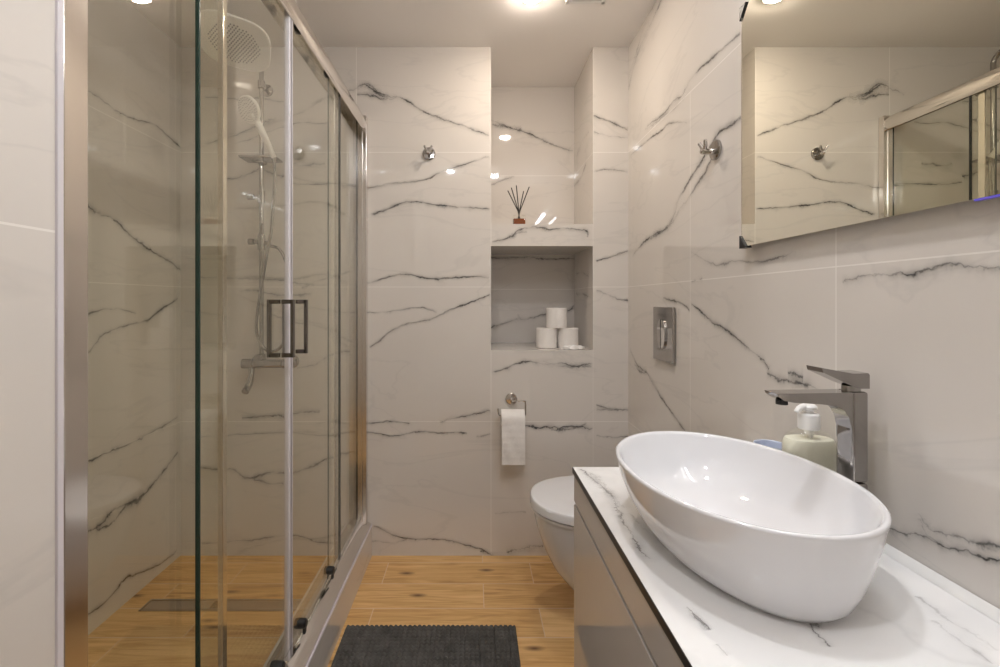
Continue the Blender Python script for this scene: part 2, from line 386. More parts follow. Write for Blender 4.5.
for c, w_, st, pts in (
    (C7, .020, 1.0, [(60, 265), (103, 242), (125, 235), (150, 250), (185, 265), (230, 275), (290, 310), (340, 332), (400, 350), (470, 378)]),
    (C7, .022, .9, [(103, 262), (140, 264), (175, 275), (215, 270)]), (C7, .024, .8, [(110, 238), (135, 232), (165, 262), (190, 272)]),
    (C7, .014, 1.0, [(60, 515), (135, 520), (200, 510), (290, 500), (330, 480), (390, 460), (470, 435)]),
    (A1, .017, 1.1, [(70, 115), (100, 105), (120, 102), (150, 85), (190, 72), (240, 75), (280, 82), (330, 87), (350, 90), (400, 92), (465, 96)]),
    (A1, .015, 1.1, [(20, 355), (60, 345), (110, 330), (150, 317), (190, 315), (240, 324), (290, 331), (340, 326), (400, 323), (465, 325)]),
    (A1, .012, .8, [(0, 443), (60, 440), (110, 442), (160, 433), (220, 426), (260, 430), (290, 440)]),
    (A1, .015, 1.0, [(65, 557), (100, 535), (140, 500), (180, 482), (230, 473), (290, 455), (330, 435), (380, 415), (420, 402), (467, 380)]),
    (A2, .013, .9, [(60, 178), (110, 172), (160, 173), (200, 177)]), (A2, .017, 1.2, [(300, 175), (340, 160), (380, 155), (430, 145), (468, 135)]),
    (A2, .014, 1.0, [(0, 205), (60, 205), (100, 212), (140, 220), (190, 212), (240, 205), (300, 209), (360, 209), (390, 210)]), (A2, .012, .8, [(420, 222), (468, 212)]),
    (A2, .014, 1.1, [(80, 520), (110, 533), (150, 552), (200, 563), (250, 563), (300, 563), (350, 573), (400, 585), (440, 600), (470, 612)]),
    (A2, .011, .7, [(20, 566), (75, 570), (110, 573), (150, 575), (190, 565)]),
    (A3, .018, .9, [(35, 100), (70, 90), (110, 72), (150, 65), (180, 70), (210, 75), (250, 70), (290, 80), (342, 70)]), (A3, .02, .5, [(190, 62), (230, 78), (280, 82), (340, 78)]),
    (A3, .020, 1.2, [(60, 262), (140, 260), (180, 265), (220, 262), (240, 268), (270, 260), (310, 265), (342, 268)]), (A3, .016, .7, [(215, 270), (260, 272), (300, 264), (322, 250)]),
    (A3, .012, .5, [(45, 525), (90, 522), (140, 520)]), (A3, .026, 1.1, [(80, 642), (120, 632), (160, 625), (192, 625)]), (A3, .014, .8, [(0, 640), (20, 643), (40, 655)]),
    (A3, .012, .8, [(352, 195), (390, 208), (455, 212)]), (A3, .012, .8, [(352, 290), (400, 294), (455, 292)]), (A3, .02, .5, [(352, 212), (400, 211), (420, 212)]),
    (A4, .015, 1.0, [(60, 195), (90, 205), (120, 217), (148, 232)]), (A4, .013, .9, [(60, 236), (100, 246), (148, 252)]), (A4, .013, .9, [(62, 335), (100, 332), (148, 338)]),
    (A5, .015, 1.0, [(552, 195), (600, 183), (650, 165), (707, 145)]), (A5, .014, .9, [(552, 335), (600, 352), (650, 375), (708, 383)]),
    (A5, .016, 1.1, [(58, 105), (100, 97), (150, 75), (180, 50), (230, 38), (280, 35), (330, 45), (380, 42), (430, 40), (480, 48), (515, 52)]), (A5, .012, .8, [(505, 50), (516, 60), (512, 82)]), (A5, .018, .5, [(150, 70), (190, 60), (225, 55)]),
    ((200, 60, 3.924), .013, .8, [(20, 145), (90, 150), (150, 155), (220, 150), (260, 155), (330, 165)]), ((200, 60, 3.924), .014, .8, [(20, 330), (90, 310), (140, 295), (200, 270), (240, 250), (300, 230)]),
    ((200, 60, 3.924), .012, .7, [(140, 330), (200, 310), (250, 290), (330, 262), (400, 246), (460, 250), (520, 245)]), ((200, 60, 3.924), .022, .9, [(370, 405), (400, 415), (450, 410), (490, 405)]),
    ((200, 60, 3.924), .018, .8, [(95, 470), (150, 460), (200, 445), (240, 430), (300, 450), (330, 460)]), ((200, 60, 3.924), .012, .9, [(330, 480), (420, 488), (490, 487), (560, 485), (620, 495)]),
    ((200, 220, 3.924), .018, .9, [(-20, 228), (80, 225), (150, 230), (230, 230), (330, 240), (400, 250), (460, 255), (500, 258)]), ((200, 220, 3.924), .018, .7, [(155, 280), (220, 275), (280, 290), (340, 295), (440, 290)]),
    ((200, 220, 3.924), .011, .6, [(280, 370), (350, 395), (420, 410), (480, 420), (560, 460), (600, 480)]), ((200, 220, 3.924), .016, .9, [(380, 580), (440, 570), (490, 545), (540, 520), (590, 515)]), ((200, 220, 3.924), .012, .8, [(400, 268), (450, 245), (520, 222), (590, 200)]),
    ((200, 380, 3.335), .022, 1.0, [(140, 125), (200, 120), (280, 118), (340, 108), (400, 105)]), ((200, 380, 3.335), .01, .6, [(0, 190), (75, 185), (150, 180), (300, 175), (400, 185), (460, 180), (520, 172)]),
    ((200, 380, 3.335), .022, 1.1, [(0, 290), (75, 300), (110, 295), (140, 320), (180, 325), (230, 310), (300, 310), (330, 305), (380, 285), (430, 262), (520, 235)]), ((200, 380, 3.335), .022, .8, [(180, 330), (230, 345), (280, 345)]),
    ((200, 380, 3.335), .014, 1.1, [(0, 545), (75, 540), (140, 535), (200, 530), (280, 518), (330, 520), (400, 540), (450, 545)]),
): B.vein(yb, n_, c, pts, w_, st)
for w_, st, pl, nn, c, pts in (
    (.02, 1.0, ('y', DN), n_, C7, [(440, 330), (478, 335), (500, 345), (530, 355), (570, 368), (600, 380), (640, 400), (702, 420)]), (.024, .7, ('y', DN), n_, C7, [(478, 345), (510, 352), (560, 362)]),
    (.014, .7, ('y', DN), n_, C7, [(460, 516), (480, 512), (510, 500), (540, 490)]),
    (.016, 1.0, ('y', DN), n_, A5, [(30, 184), (60, 180), (120, 182), (190, 178), (240, 178), (300, 185), (450, 185)]),
    (.018, 1.1, ('y', DN), n_, A5, [(40, 515), (60, 510), (120, 490), (180, 470), (210, 475), (260, 463), (305, 450), (420, 430), (450, 400)]), (.012, .8, ('y', DN), n_, A5, [(180, 450), (185, 462), (200, 476)]),
    (.02, .9, ('x', NR), (-1, 0, 0), A4, [(12, 375), (30, 350), (42, 318)]), (.016, .6, ('x', NR), (-1, 0, 0), A4, [(18, 300), (30, 265), (50, 235)]),
    (.016, .7, ('x', NR), (-1, 0, 0), A5, [(460, 255), (490, 250), (520, 270)]), (.018, .9, ('x', NR), (-1, 0, 0), A5, [(460, 352), (490, 352), (535, 370)]),
): B.vein(pl, nn, c, pts, w_, st)
struct(B.done('wall_back'))

# --- right wall
W = Wall(); W.rect_x(XR, YF, D, 0, 1.797, -1)
W.quad([(XR, D, 1.797), (XR, YF, 1.797), (XR, YF, H), (XR, D, H)], [(.3, 1.8), (.31, 1.8), (.31, 2.27), (.3, 2.27)])
xr, nr = ('x', XR), (-1, 0, 0); R6 = (620, 0, 2.386); R5 = (620, 280, 4.167); R7 = (820, 230, 3.922); R8 = (850, 440, 2.94)
for c, w_, st, pts in (
    (R6, .022, 1.0, [(20, 215), (30, 170), (45, 120), (65, 75), (90, 20), (100, 0)]), (R6, .014, .7, [(20, 185), (40, 122), (58, 62), (80, 15)]),
    (R6, .018, .9, [(65, 300), (100, 275), (130, 240), (150, 225), (165, 195), (190, 165), (230, 130), (287, 80)]), (R6, .022, .5, [(60, 310), (110, 275), (150, 240), (170, 205)]),
    (R6, .014, .9, [(25, 372), (60, 340), (100, 310), (120, 293), (160, 292)]),
    (R6, .022, 1.0, [(30, 612), (55, 580), (90, 555), (115, 540), (130, 510), (140, 475), (160, 440), (195, 385), (230, 325), (260, 300), (292, 280)]), (R6, .018, .8, [(60, 575), (115, 543), (140, 505), (165, 470), (200, 415), (235, 340)]),
    (R6, .014, .7, [(170, 600), (210, 625), (240, 632), (280, 622), (340, 625), (420, 600)]),
    (R5, .013, .9, [(180, 75), (250, 95), (292, 125)]), (R5, .015, 1.1, [(298, 100), (350, 140), (390, 180), (440, 205), (490, 245), (530, 280), (590, 325), (622, 372)]),
    (R5, .020, .9, [(615, 380), (640, 400), (690, 418), (740, 428), (790, 440), (850, 470)]), (R5, .026, .9, [(700, 385), (730, 390), (765, 400)]), (R5, .018, .9, [(60, 350), (85, 380), (112, 388)]),
    (R5, .015, 1.0, [(42, 285), (70, 350), (110, 385), (140, 435), (180, 500), (220, 555), (250, 600), (275, 630)]), (R5, .014, 1.0, [(298, 8), (345, -3)]),
    (R7, .016, 1.0, [(90, 205), (130, 190), (180, 178), (240, 175), (310, 172), (370, 172), (430, 150), (480, 138), (540, 135), (590, 145), (640, 150), (720, 152), (900, 165)]),
    (R8, .012, 1.0, [(60, 262), (120, 265), (160, 270), (200, 275), (250, 300), (290, 318), (340, 325), (390, 345), (460, 352)]), (R8, .014, .8, [(205, 215), (215, 240), (240, 265), (300, 275), (370, 295), (470, 310)]), (R8, .018, .5, [(205, 230), (225, 280), (280, 312)]),
): W.vein(xr, nr, c, pts, w_, st)
struct(W.done('wall_right'))

# --- left wall inside the shower
W = Wall(); W.rect_x(XL, SHY, D, 0, H, 1)
xl, nl = ('x', XL), (1, 0, 0); L7 = (80, 60, 2.565); L8 = (80, 300, 1.961)
for c, w_, st, pts in (
    (L7, .018, 1.0, [(-30, 60), (20, 80), (60, 105), (100, 135), (150, 155), (190, 165), (220, 190), (258, 225)]), (L7, .02, 1.0, [(-30, 360), (15, 375), (50, 395), (85, 408), (130, 450), (180, 488), (220, 510), (258, 540)]), (L7, .03, .8, [(5, 365), (40, 390)]),
    (L8, .013, .8, [(-20, 34), (5, 30), (40, 20), (80, 18), (110, 27)]), (L8, .016, 1.0, [(-20, 145), (10, 110), (30, 85), (50, 65), (90, 50), (130, 40), (160, 18), (192, -3)]),
    (L8, .018, 1.0, [(-20, 330), (5, 322), (40, 305), (90, 285), (130, 265), (160, 248), (192, 230)]), (L8, .026, 1.0, [(-20, 480), (5, 460), (40, 440), (70, 410), (120, 385), (160, 340), (192, 298)]), (L8, .03, .9, [(30, 452), (60, 438), (90, 405), (120, 390)]),
    (L8, .016, 1.1, [(-20, 645), (5, 625), (40, 600), (70, 570), (90, 545), (130, 530), (160, 515), (190, 492)]),
): W.vein(xl, nl, c, pts, w_, st)
struct(W.done('wall_left'))
# --- tiled stub wall at the near left, with the shower's near wall as its end
W = Wall(); W.rect_x(XS, YF, SHY, 0, H, 1, u0=SHY, dz=-.008); W.rect_y(XL, XS, 0, H, SHY, u0=XS)
W.bm.faces.ensure_lookup_table()
struct(W.done('wall_near_left'))
W = Wall(); W.rect_y(XS, XR, 0, H, YF); struct(W.done('wall_front'))
bm = new(); box(bm, (XS + 0.02, YF + .002, 0.005), (XS + 0.82, YF + 0.03, 2.04), .004)
for z0, z1 in ((.15, .95), (1.05, 1.9)): box(bm, (XS + .14, YF + .03, z0), (XS + .70, YF + .036, z1), .003)
d1 = struct(obj('door_1', bm, M['paint']))
bm = new(); lathe(bm, (XS + .76, YF + .03, 1.0), [(.02, 0), (.02, .008), (.009, .01), (.009, .05)], 'y', 20); tube(bm, [(XS + .76, YF + .08, 1), (XS + .64, YF + .08, 1)], .009)
struct(obj('door_handle', bm, M['chrome'], d1))
bm = new(); box(bm, (XL, YF, -.05), (XR, DN, 0)); struct(obj('floor', bm, M['floor'], smooth=False))
bm = new(); box(bm, (XL - .02, YF, H), (XR, DN + .02, H + .05)); struct(obj('ceiling', bm, M['ceil'], smooth=False))

# --- shower kerb (marble) with its metal edge strip, and the white edge trim of the stub wall
K = Wall(); K0, K1, KZ = -0.4545, -0.575, 0.137
K.rect_x(K0, SHY - .02, D, 0, KZ, 1); K.rect_x(K1, SHY, D, 0, KZ, -1); K.rect_z(K1, K0, SHY - .02, D, KZ); K.rect_y(K1, K0, 0, KZ, SHY - .02)
for pts in ([(30, 640), (60, 600), (85, 560), (100, 520)], [(300, 520), (330, 470), (350, 430), (380, 395)], [(395, 240), (410, 205), (430, 150)]):
    K.vein(('x', K0), (1, 0, 0), (270, 520, 4.534), [(x + 20, y) for x, y in pts], .012, .6)
struct(K.done('trim_1'))
bm = new(); box(bm, (K0 - .0035, SHY - .02, KZ - .004), (K0 + .002, D - .001, KZ + .004), .0015); struct(obj('trim_2', bm, M['seal']))
bm = new(); box(bm, (XS - .004, .5205, .0), (XS + .003, SHY - .001, H - .001), .0015); struct(obj('trim_3', bm, M['seal']))

# ------------------------------------------------------------------ shower enclosure
XD, XF = -0.494, -0.514        # sliding doors, fixed panes
ZB, ZT = 0.178, 1.925
enc = thing('shower_enclosure', 'chrome framed glass shower enclosure with sliding doors along the left side', 'shower enclosure', (-.5, 1.3, KZ))
bm = new()
prof = [(-.486, 1.884), (-.480, 1.888), (-.4755, 1.898), (-.474, 1.913), (-.4755, 1.928), (-.480, 1.938), (-.487, 1.942), (-.540, 1.944), (-.547, 1.940), (-.547, 1.905), (-.543, 1.905), (-.541, 1.934), (-.490, 1.934), (-.488, 1.90)]
loft(bm, [[(x, y, z) for x, z in prof] for y in (SHY + .002, D - .002)]); obj('top_rail', bm, M['alu'], enc, angle=50)
bm = new()
prof = [(-.4585, KZ + .001), (-.4585, .144), (-.474, .153), (-.484, .165), (-.503, .169), (-.515, .170), (-.532, .170), (-.540, .160), (-.562, .146), (-.562, KZ + .001)]
loft(bm, [[(x, y, z) for x, z in prof] for y in (SHY + .002, D - .002)]); obj('bottom_track', bm, M['alu'], enc, angle=50)
for y0, y1, x0 in ((SHY + .001, .567, XS), (D - .030, D - .001, -.472)):
    bm = new(); box(bm, (x0, y0, .150), (-.519, y1, 1.950), .003)
    if y0 > 1: box(bm, (-.489, y0 - .004, .16), (-.494, y0 + .01, 1.925), .001)
    obj('wall_profile', bm, M['alu'], enc)
def pane(name, x, y0, y1, z0, z1, parent):
    bm = new(); box(bm, (x - .003, y0, z0), (x + .003, y1, z1))
    bm.normal_update()
    for f in bm.faces:
        if abs(f.normal.y) > .5: f.material_index = 1
    return obj(name, bm, [M['glass'], M['glassedge']], parent, smooth=False)
def edge(y, x, w_, parent, m='seal', name='edge_seal', z0=ZB, z1=ZT):
    bm = new(); box(bm, (x - w_[0], y - w_[1], z0), (x + w_[0], y + w_[1], z1), .002); return obj(name, bm, M[m], parent)
p = pane('fixed_pane', XF, .55, .955, .172, 1.93, enc); edge(.958, XF, (.006, .008), p, 'alu')
p = pane('fixed_pane', XF, 1.655, D - .03, .172, 1.93, enc)
for dy0, dy1, hy, ry in ((.842, 1.243, 1.20, (.93, 1.18)), (1.257, 1.718, 1.295, (1.34, 1.605))):
    dr = pane('sliding_door', XD, dy0, dy1, ZB + .006, ZT - .012, enc)
    near = dy0 < 1
    edge(dy1 + .003 if near else dy0 - .003, XD, (.007, .0085), dr, z0=.182, z1=1.908)
    edge(dy0 - .003 if near else dy1 + .003, XD, (.004, .003), dr, 'glassedge' if near else 'black', 'edge_seal', .184, 1.912)
    if not near: edge(dy1 - .030, XD - .006, (.002, .012), dr, 'alu', 'edge_strip', .19, 1.90)
    # handle: two rectangular bars back to back through the glass
    bm = new(); zc = EYE - (328 - PY) * 1.22 / F; hh = .074; t = .0055
    for s in (1, -1):
        box(bm, (XD + s * .030 - t * .8, hy - t, zc - hh), (XD + s * .030 + t * .8, hy + t, zc + hh), .001)
        for zz in (zc - hh + t, zc + hh - t): box(bm, (XD + s * .003, hy - t, zz - t), (XD + s * .030, hy + t, zz + t), .001)
    obj('handle', bm, M['gunmetal'], dr)
    for y in ry:
        for z in (.212, 1.910):
            bm = new()
            lathe(bm, (XD - .006, y, z), [(.004, -.012), (.013, -.010), (.014, -.004), (.014, .004), (.013, .018), (.009, .022)], 'x', 20)
            box(bm, (XD + .006, y - .007, z - .004), (XD + .014, y + .007, z + (-.028 if z < 1 else .016)), .002)
            obj('roller', bm, M['black'], dr)

# ------------------------------------------------------------------ shower column
RX, RY = -.92, 2.03
sh = thing('shower_set', 'chrome riser shower set with square rain head and thermostatic mixer on the shower wall', 'shower', (RX, RY, .86))
HX, HY, HZ = -.918, 1.80, 2.120
bm = new(); tube(bm, [(RX, RY, .87), (RX, RY, 1.6), (RX, RY, 2.12)], .0095, 14)
tube(bm, [(RX, RY, 2.12), (RX, RY, 2.165), (RX, RY - .015, 2.19), (RX, RY - .05, 2.205), (RX, HY + .05, 2.205), (HX, HY + .015, 2.195), (HX, HY, 2.17), (HX, HY, 2.135)], .0095, 14, sub=5); obj('riser_pipe', bm, M['darkchrome'], sh)
rot = Matrix.Rotation(math.radians(-19), 3, 'X') @ Matrix.Rotation(math.radians(24), 3, 'Z')
def squircle(a, z, p=3.2, n=64): return [Vector((HX, HY, HZ)) + rot @ (v) for v in sup(0, 0, z, a, a, n, p)]
bm = new(); loft(bm, [squircle(.118, .0), squircle(.126, .002), squircle(.128, .007), squircle(.122, .012), squircle(.04, .018), squircle(.02, .03)])
hd = obj('rain_head', bm, M['spray'], sh)
bm = new()
for i in range(-8, 9):
    for j in range(-8, 9):
        x, y = i * .0118 + (j % 2) * .0059, j * .0112
        if x * x + y * y < .092 ** 2:
            c = Vector((HX, HY, HZ)); r = .0030
            loft(bm, [[c + rot @ Vector((x + r * k * math.cos(a), y + r * k * math.sin(a), zz)) for a in (0, 1.047, 2.094, 3.142, 4.189, 5.236)] for k, zz in ((1, .0004), (.7, -.0022))])
nz = obj('nozzle_field', bm, M['dark'], hd); nz['kind'] = 'stuff'
bm = new(); lathe(bm, (HX, HY, HZ + .02), [(.02, 0), (.024, .012), (.016, .028), (.012, .03)], 'z', 24); obj('swivel_joint', bm, M['darkchrome'], sh)
for z in (2.07,):
    bm = new(); lathe(bm, (RX, D - .001, z), [(.026, 0), (.026, -.008), (.010, -.012), (.010, -.045)], 'y', 24); lathe(bm, (RX, RY, z - .016), [(.0, 0), (.015, 0), (.015, .032), (.0, .032)], 'z', 20, cap0=False, cap1=False); obj('wall_bracket', bm, M['darkchrome'], sh)
# holder bar / shelf
bm = new(); z = 1.748; box(bm, (-.985, 1.955, z - .013), (-.832, 2.045, z - .003), .004); box(bm, (RX - .018, RY - .022, z - .02), (RX + .018, RY + .022, z + .016), .006); obj('holder', bm, M['darkchrome'], sh)
# slider clamp with knob
bm = new(); z = 1.585; lathe(bm, (RX, RY, z - .026), [(.0, 0), (.015, 0), (.015, .052), (.0, .052)], 'z', 20, cap0=False, cap1=False); lathe(bm, (RX, RY, z), [(.007, 0), (.007, -.03), (.013, -.034), (.013, -.058), (.008, -.062)], 'x', 20); obj('slider_clamp', bm, M['darkchrome'], sh)
# diverter
bm = new(); z = 1.385; lathe(bm, (RX, RY, z - .03), [(.0, 0), (.016, 0), (.016, .06), (.012, .07), (.0, .07)], 'z', 20, cap0=False, cap1=False); lathe(bm, (RX, RY, z + .006), [(.009, 0), (.009, -.03), (.013, -.032), (.013, -.055), (.0, -.057)], 'x', 20); lathe(bm, (RX, RY, z), [(.008, 0), (.008, .036), (.006, .04)], 'x', 16)
tube(bm, [(RX, RY, z + .03), (RX + .012, RY - .03, z + .055), (RX + .022, RY - .045, z + .075)], .006); obj('diverter', bm, M['darkchrome'], sh)
# mixer
z = .866; Y = 2.01
bm = new(); lathe(bm, (-.995, Y, z), [(.012, 0), (.021, .004), (.021, .048), (.017, .052), (.019, .056), (.019, .17), (.017, .174), (.021, .178), (.021, .222), (.014, .226)], 'x', 28)
for x in (-.955, -.81): lathe(bm, (x, D - .001, z), [(.032, 0), (.032, -.010), (.014, -.016), (.013, -.08)], 'y', 24)
box(bm, (RX - .014, Y - .014, z), (RX + .014, RY + .014, z + .04), .005); m_ = obj('mixer', bm, M['darkchrome'], sh)
bm = new(); tube(bm, [(-.952, Y, z), (-.952, Y - .005, z - .04), (-.950, Y - .03, z - .085), (-.952, Y - .06, z - .11)], [.012, .012, .014, .014, .015], 14, sub=4); obj('spout', bm, M['darkchrome'], sh)
# hand shower with its hose
hs = thing('hand_shower', 'grey hand shower with round spray head hanging on the riser of the shower set', 'hand shower', (-.85, 1.96, 1.74))
a, b_ = Vector((-.838, 1.965, 1.735)), Vector((-.878, 1.90, 1.862))
bm = new(); tube(bm, [a, a.lerp(b_, .3), a.lerp(b_, .6), b_, b_ + Vector((-.012, -.014, .025))], [.011, .0125, .0135, .0135, .016], 16, sub=4); obj('handle', bm, M['spray'], hs)
c = Vector((-.902, 1.882, 1.902)); nrm = Vector((-.35, -.80, -.45)).normalized(); q = Vector((0, 0, 1)).rotation_difference(nrm).to_matrix()
bm = new(); lathe(bm, c, [(.012, -.022), (.04, -.014), (.053, -.004), (.054, .004), (.050, .008), (.0001, .009)], 'z', 36, rot=q); hh_ = obj('spray_head', bm, M['spray'], hs)
bm = new()
for r, n in ((.012, 8), (.024, 14), (.037, 22), (.045, 26)):
    for i in range(n):
        t = 6.283 * i / n; lathe(bm, c + q @ Vector((r * math.cos(t), r * math.sin(t), .0085)), [(.0018, 0), (.0012, .002)], 'z', 6, rot=q)
nz = obj('nozzle_field', bm, M['dark'], hh_); nz['kind'] = 'stuff'
hp = [(270, 245.5, 2.0), (279, 249, 1.99), (285.4, 261, 1.985), (288.5, 284, 1.98), (288.5, 309, 1.98), (286.6, 334.7, 1.975), (279, 348.5, 1.975), (268.8, 351, 1.975), (260, 342, 1.975), (256.6, 329.6, 1.975), (258, 309, 1.975), (262.4, 281, 1.97), (267.5, 250.6, 1.965), (271.4, 230, 1.962), (273.5, 200, 1.962), (275, 175, 1.965)]
bm = new(); tube(bm, [Vector((RX + .036, RY, 1.385))] + [at(*h) for h in hp] + [a], .0062, 10, sub=6); obj('hose', bm, M['darkchrome'], hs)

# ------------------------------------------------------------------ floor drain in the shower
dr = thing('floor_drain', 'long steel linear drain in the shower floor', 'drain', (-.92, 1.745, 0))
bm = new(); x0, x1, y0, y1 = -1.225, -.60, 1.712, 1.780
for q4 in ((x0, y0, x1, y0 + .006), (x0, y1 - .006, x1, y1), (x0, y0, x0 + .006, y1), (x1 - .006, y0, x1, y1)): box(bm, (q4[0], q4[1], .0005), (q4[2], q4[3], .004), .001)
obj('frame', bm, M['steel'], dr)
bm = new(); box(bm, (x0 + .009, y0 + .009, .0005), (x1 - .009, y1 - .009, .003), .001); obj('cover', bm, M['steel'], dr)
bm = new(); box(bm, (-.975, y0 + .014, .003), (-.93, y1 - .014, .0042), .0005); obj('lifting_slot', bm, M['dark'], dr)

# ------------------------------------------------------------------ hooks
def hook(loc, along, label):
    """along: unit vector pointing out of the wall"""
    z = Vector((0, 0, 1)); n = Vector(along); s = z.cross(n); R = Matrix((s, n, z)).transposed(); c = Vector(loc)
    t = thing('robe_hook', label, 'hook', loc, 'double robe hooks')
    P = lambda x, y, zz: c + R @ Vector((x, y, zz))
    q = Vector((0, 0, 1)).rotation_difference(n).to_matrix()
    bm = new(); lathe(bm, P(0, .001, 0), [(.028, 0), (.028, .006), (.025, .009), (.0001, .010)], 'z', 32, rot=q); obj('rose', bm, M['darkchrome'], t)
    bm = new(); tube(bm, [P(0, .008, -.004), P(0, .042, -.004)], .0085, 16); tube(bm, [P(0, .042, -.004), P(0, .047, -.004)], [.0085, .005], 16); obj('stem', bm, M['chrome'], t)
    for k in (-1, 1):
        bm = new(); tube(bm, [P(0, .036, -.002), P(k * .010, .038, .010), P(k * .017, .042, .024)], [.0055, .0055, .005], 12); obj('prong', bm, M['chrome'], t)
hook(onto(429, 154, ('y', D)), (0, -1, 0), 'small chrome double robe hook on the pier left of the niches')
hook(onto(717, 150, ('x', XR)), (-1, 0, 0), 'small chrome double robe hook on the right wall beside the mirror')

# ------------------------------------------------------------------ toilet
TY = 1.68
tl = thing('toilet', 'white wall hung toilet with closed lid behind the vanity', 'toilet', (XR, TY, .09))
def dring(xf, hw, z, xb=XR - .001, n=40, yc=TY, r=.5):
    """D outline: half ellipse towards -X, straight to the wall"""
    L = min(.26, (xb - xf) * .8); xc = xf + L; out = []
    for i in range(n + 1):
        t = math.pi / 2 + math.pi * i / n; c_, s_ = math.cos(t), math.sin(t)
        out.append((xc + L * -abs(c_) ** .86, yc + hw * (1 if s_ >= 0 else -1) * abs(s_) ** .9, z))
    out += [(xb, yc - hw * .93, z), (xb, yc + hw * .93, z)]
    return out
bm = new(); loft(bm, [dring(.44, .085, .085), dring(.385, .10, .095), dring(.335, .118, .124), dring(.285, .14, .186), dring(.252, .156, .252), dring(.228, .172, .32), dring(.216, .180, .37), dring(.214, .181, .392)]); obj('bowl', bm, M['ceramic'], tl)
bm = new(); loft(bm, [dring(.212, .184, .393, .63), dring(.206, .189, .395, .63), dring(.206, .189, .403, .63), dring(.212, .184, .4055, .63)]); obj('seat', bm, M['ceramic'], tl)
bm = new(); loft(bm, [dring(.208, .190, .407, .63), dring(.202, .196, .410, .63), dring(.202, .196, .432, .63), dring(.206, .193, .438, .63), dring(.216, .185, .4415, .62), dring(.28, .13, .4445, .60)]); obj('lid', bm, M['ceramic'], tl)
for s in (-1, 1):
    bm = new(); lathe(bm, (.648, TY + s * .08, .395), [(.016, 0), (.016, .030), (.012, .034), (.0001, .035)], 'z', 20); obj('hinge', bm, M['chrome'], tl)

# flush plate
fp = thing('flush_plate', 'chrome flush plate with oval buttons on the wall above the toilet', 'flush plate', (XR, TY, 1.015))
bm = new(); box(bm, (XR - .013, TY - .086, .918), (XR - .001, TY + .086, 1.112), .003); obj('plate', bm, M['darkchrome'], fp)
for s in (-1, 1):
    bm = new(); ring = []
    for k, x in ((1, XR - .0125), (1, XR - .018), (.9, XR - .0195)):
        rr = []
        for i in range(25):
            t = -math.pi / 2 + math.pi * i / 24
            rr.append((x, TY + s * (.003 + .032 * k * abs(math.cos(t)) ** .8), 1.015 + .052 * k * math.sin(t)))
        ring.append(rr if s > 0 else rr[::-1])
    loft(bm, ring); obj('button', bm, M['chrome'], fp)

# ------------------------------------------------------------------ toilet paper on its holder
hx, hz = .166, .700
th = thing('toilet_paper_holder', 'chrome wire toilet paper holder on the wall below the niches', 'paper holder', (hx, D, hz))
q = Vector((0, 0, 1)).rotation_difference(Vector((0, -1, 0))).to_matrix()
bm = new(); lathe(bm, (hx, D - .001, hz), [(.026, 0), (.026, .008), (.023, .011), (.009, .012), (.009, .03), (.0001, .032)], 'z', 32, rot=q); obj('rose', bm, M['chrome'], th)
RLY, RLZ = 2.042, .637
bm = new(); tube(bm, [(hx, D - .028, hz), (hx + .02, RLY, hz), (.220, RLY, hz - .002), (.2235, RLY, hz - .008), (.2235, RLY, RLZ + .006), (.219, RLY, RLZ), (.20, RLY, RLZ), (.125, RLY, RLZ), (.108, RLY, RLZ + .004), (.104, RLY - .004, RLZ + .03)], .0032, 10, sub=4); obj('wire_arm', bm, M['chrome'], th)
def roll(name, c, axis, R, L, label, group=None, sheet=None):
    t = thing(name, label, 'toilet roll', c, group)
    bm = new(); r0 = .02
    prof = [(r0, -L / 2), (R - .002, -L / 2), (R, -L / 2 + .002), (R, L / 2 - .002), (R - .002, L / 2), (r0, L / 2)]
    lathe(bm, c, prof, axis, 40, cap0=False, cap1=False); obj('paper', bm, M['paper'], t)
    bm = new(); lathe(bm, c, [(r0, -L / 2 + .001), (r0, L / 2 - .001), (r0 - .0015, L / 2 - .001), (r0 - .0015, -L / 2 + .001), (r0, -L / 2 + .001)], axis, 28, cap0=False, cap1=False); obj('core', bm, M['core'], t)
    return t
rc = (.168, RLY, RLZ - .0148)
r1 = roll('toilet_roll', rc, 'x', .040, .100, 'white toilet roll hanging on the chrome wire holder')
bm = new(); xs = [.1185 + .1 * i / 16 for i in range(17)]
path = []
for i in range(9):
    t = math.pi / 2 + math.pi / 2 * i / 8; path.append((rc[1] + .0412 * math.cos(t), rc[2] + .0412 * math.sin(t)))
zz = rc[2]
for i in range(1, 22):
    z = zz - i * (zz - .435) / 21; path.append((rc[1] - .0412 - .0007 * math.sin(i * 1.9) - .003 * math.sin(i / 21 * 3), z))
out, inn = [], []
grid = [[bm.verts.new((x, y + (.0007 * math.sin(x * 90 + z * 47) + .0006 * math.sin(x * 210 - z * 130 + 2) if k > 8 else 0), z)) for x in xs] for k, (y, z) in enumerate(path)]
for r_a, r_b in zip(grid, grid[1:]):
    for i in range(16): bm.faces.new((r_a[i], r_a[i + 1], r_b[i + 1], r_b[i]))
bmesh.ops.solidify(bm, geom=bm.faces[:], thickness=.0008)
obj('hanging_sheet', bm, M['paper'], r1)
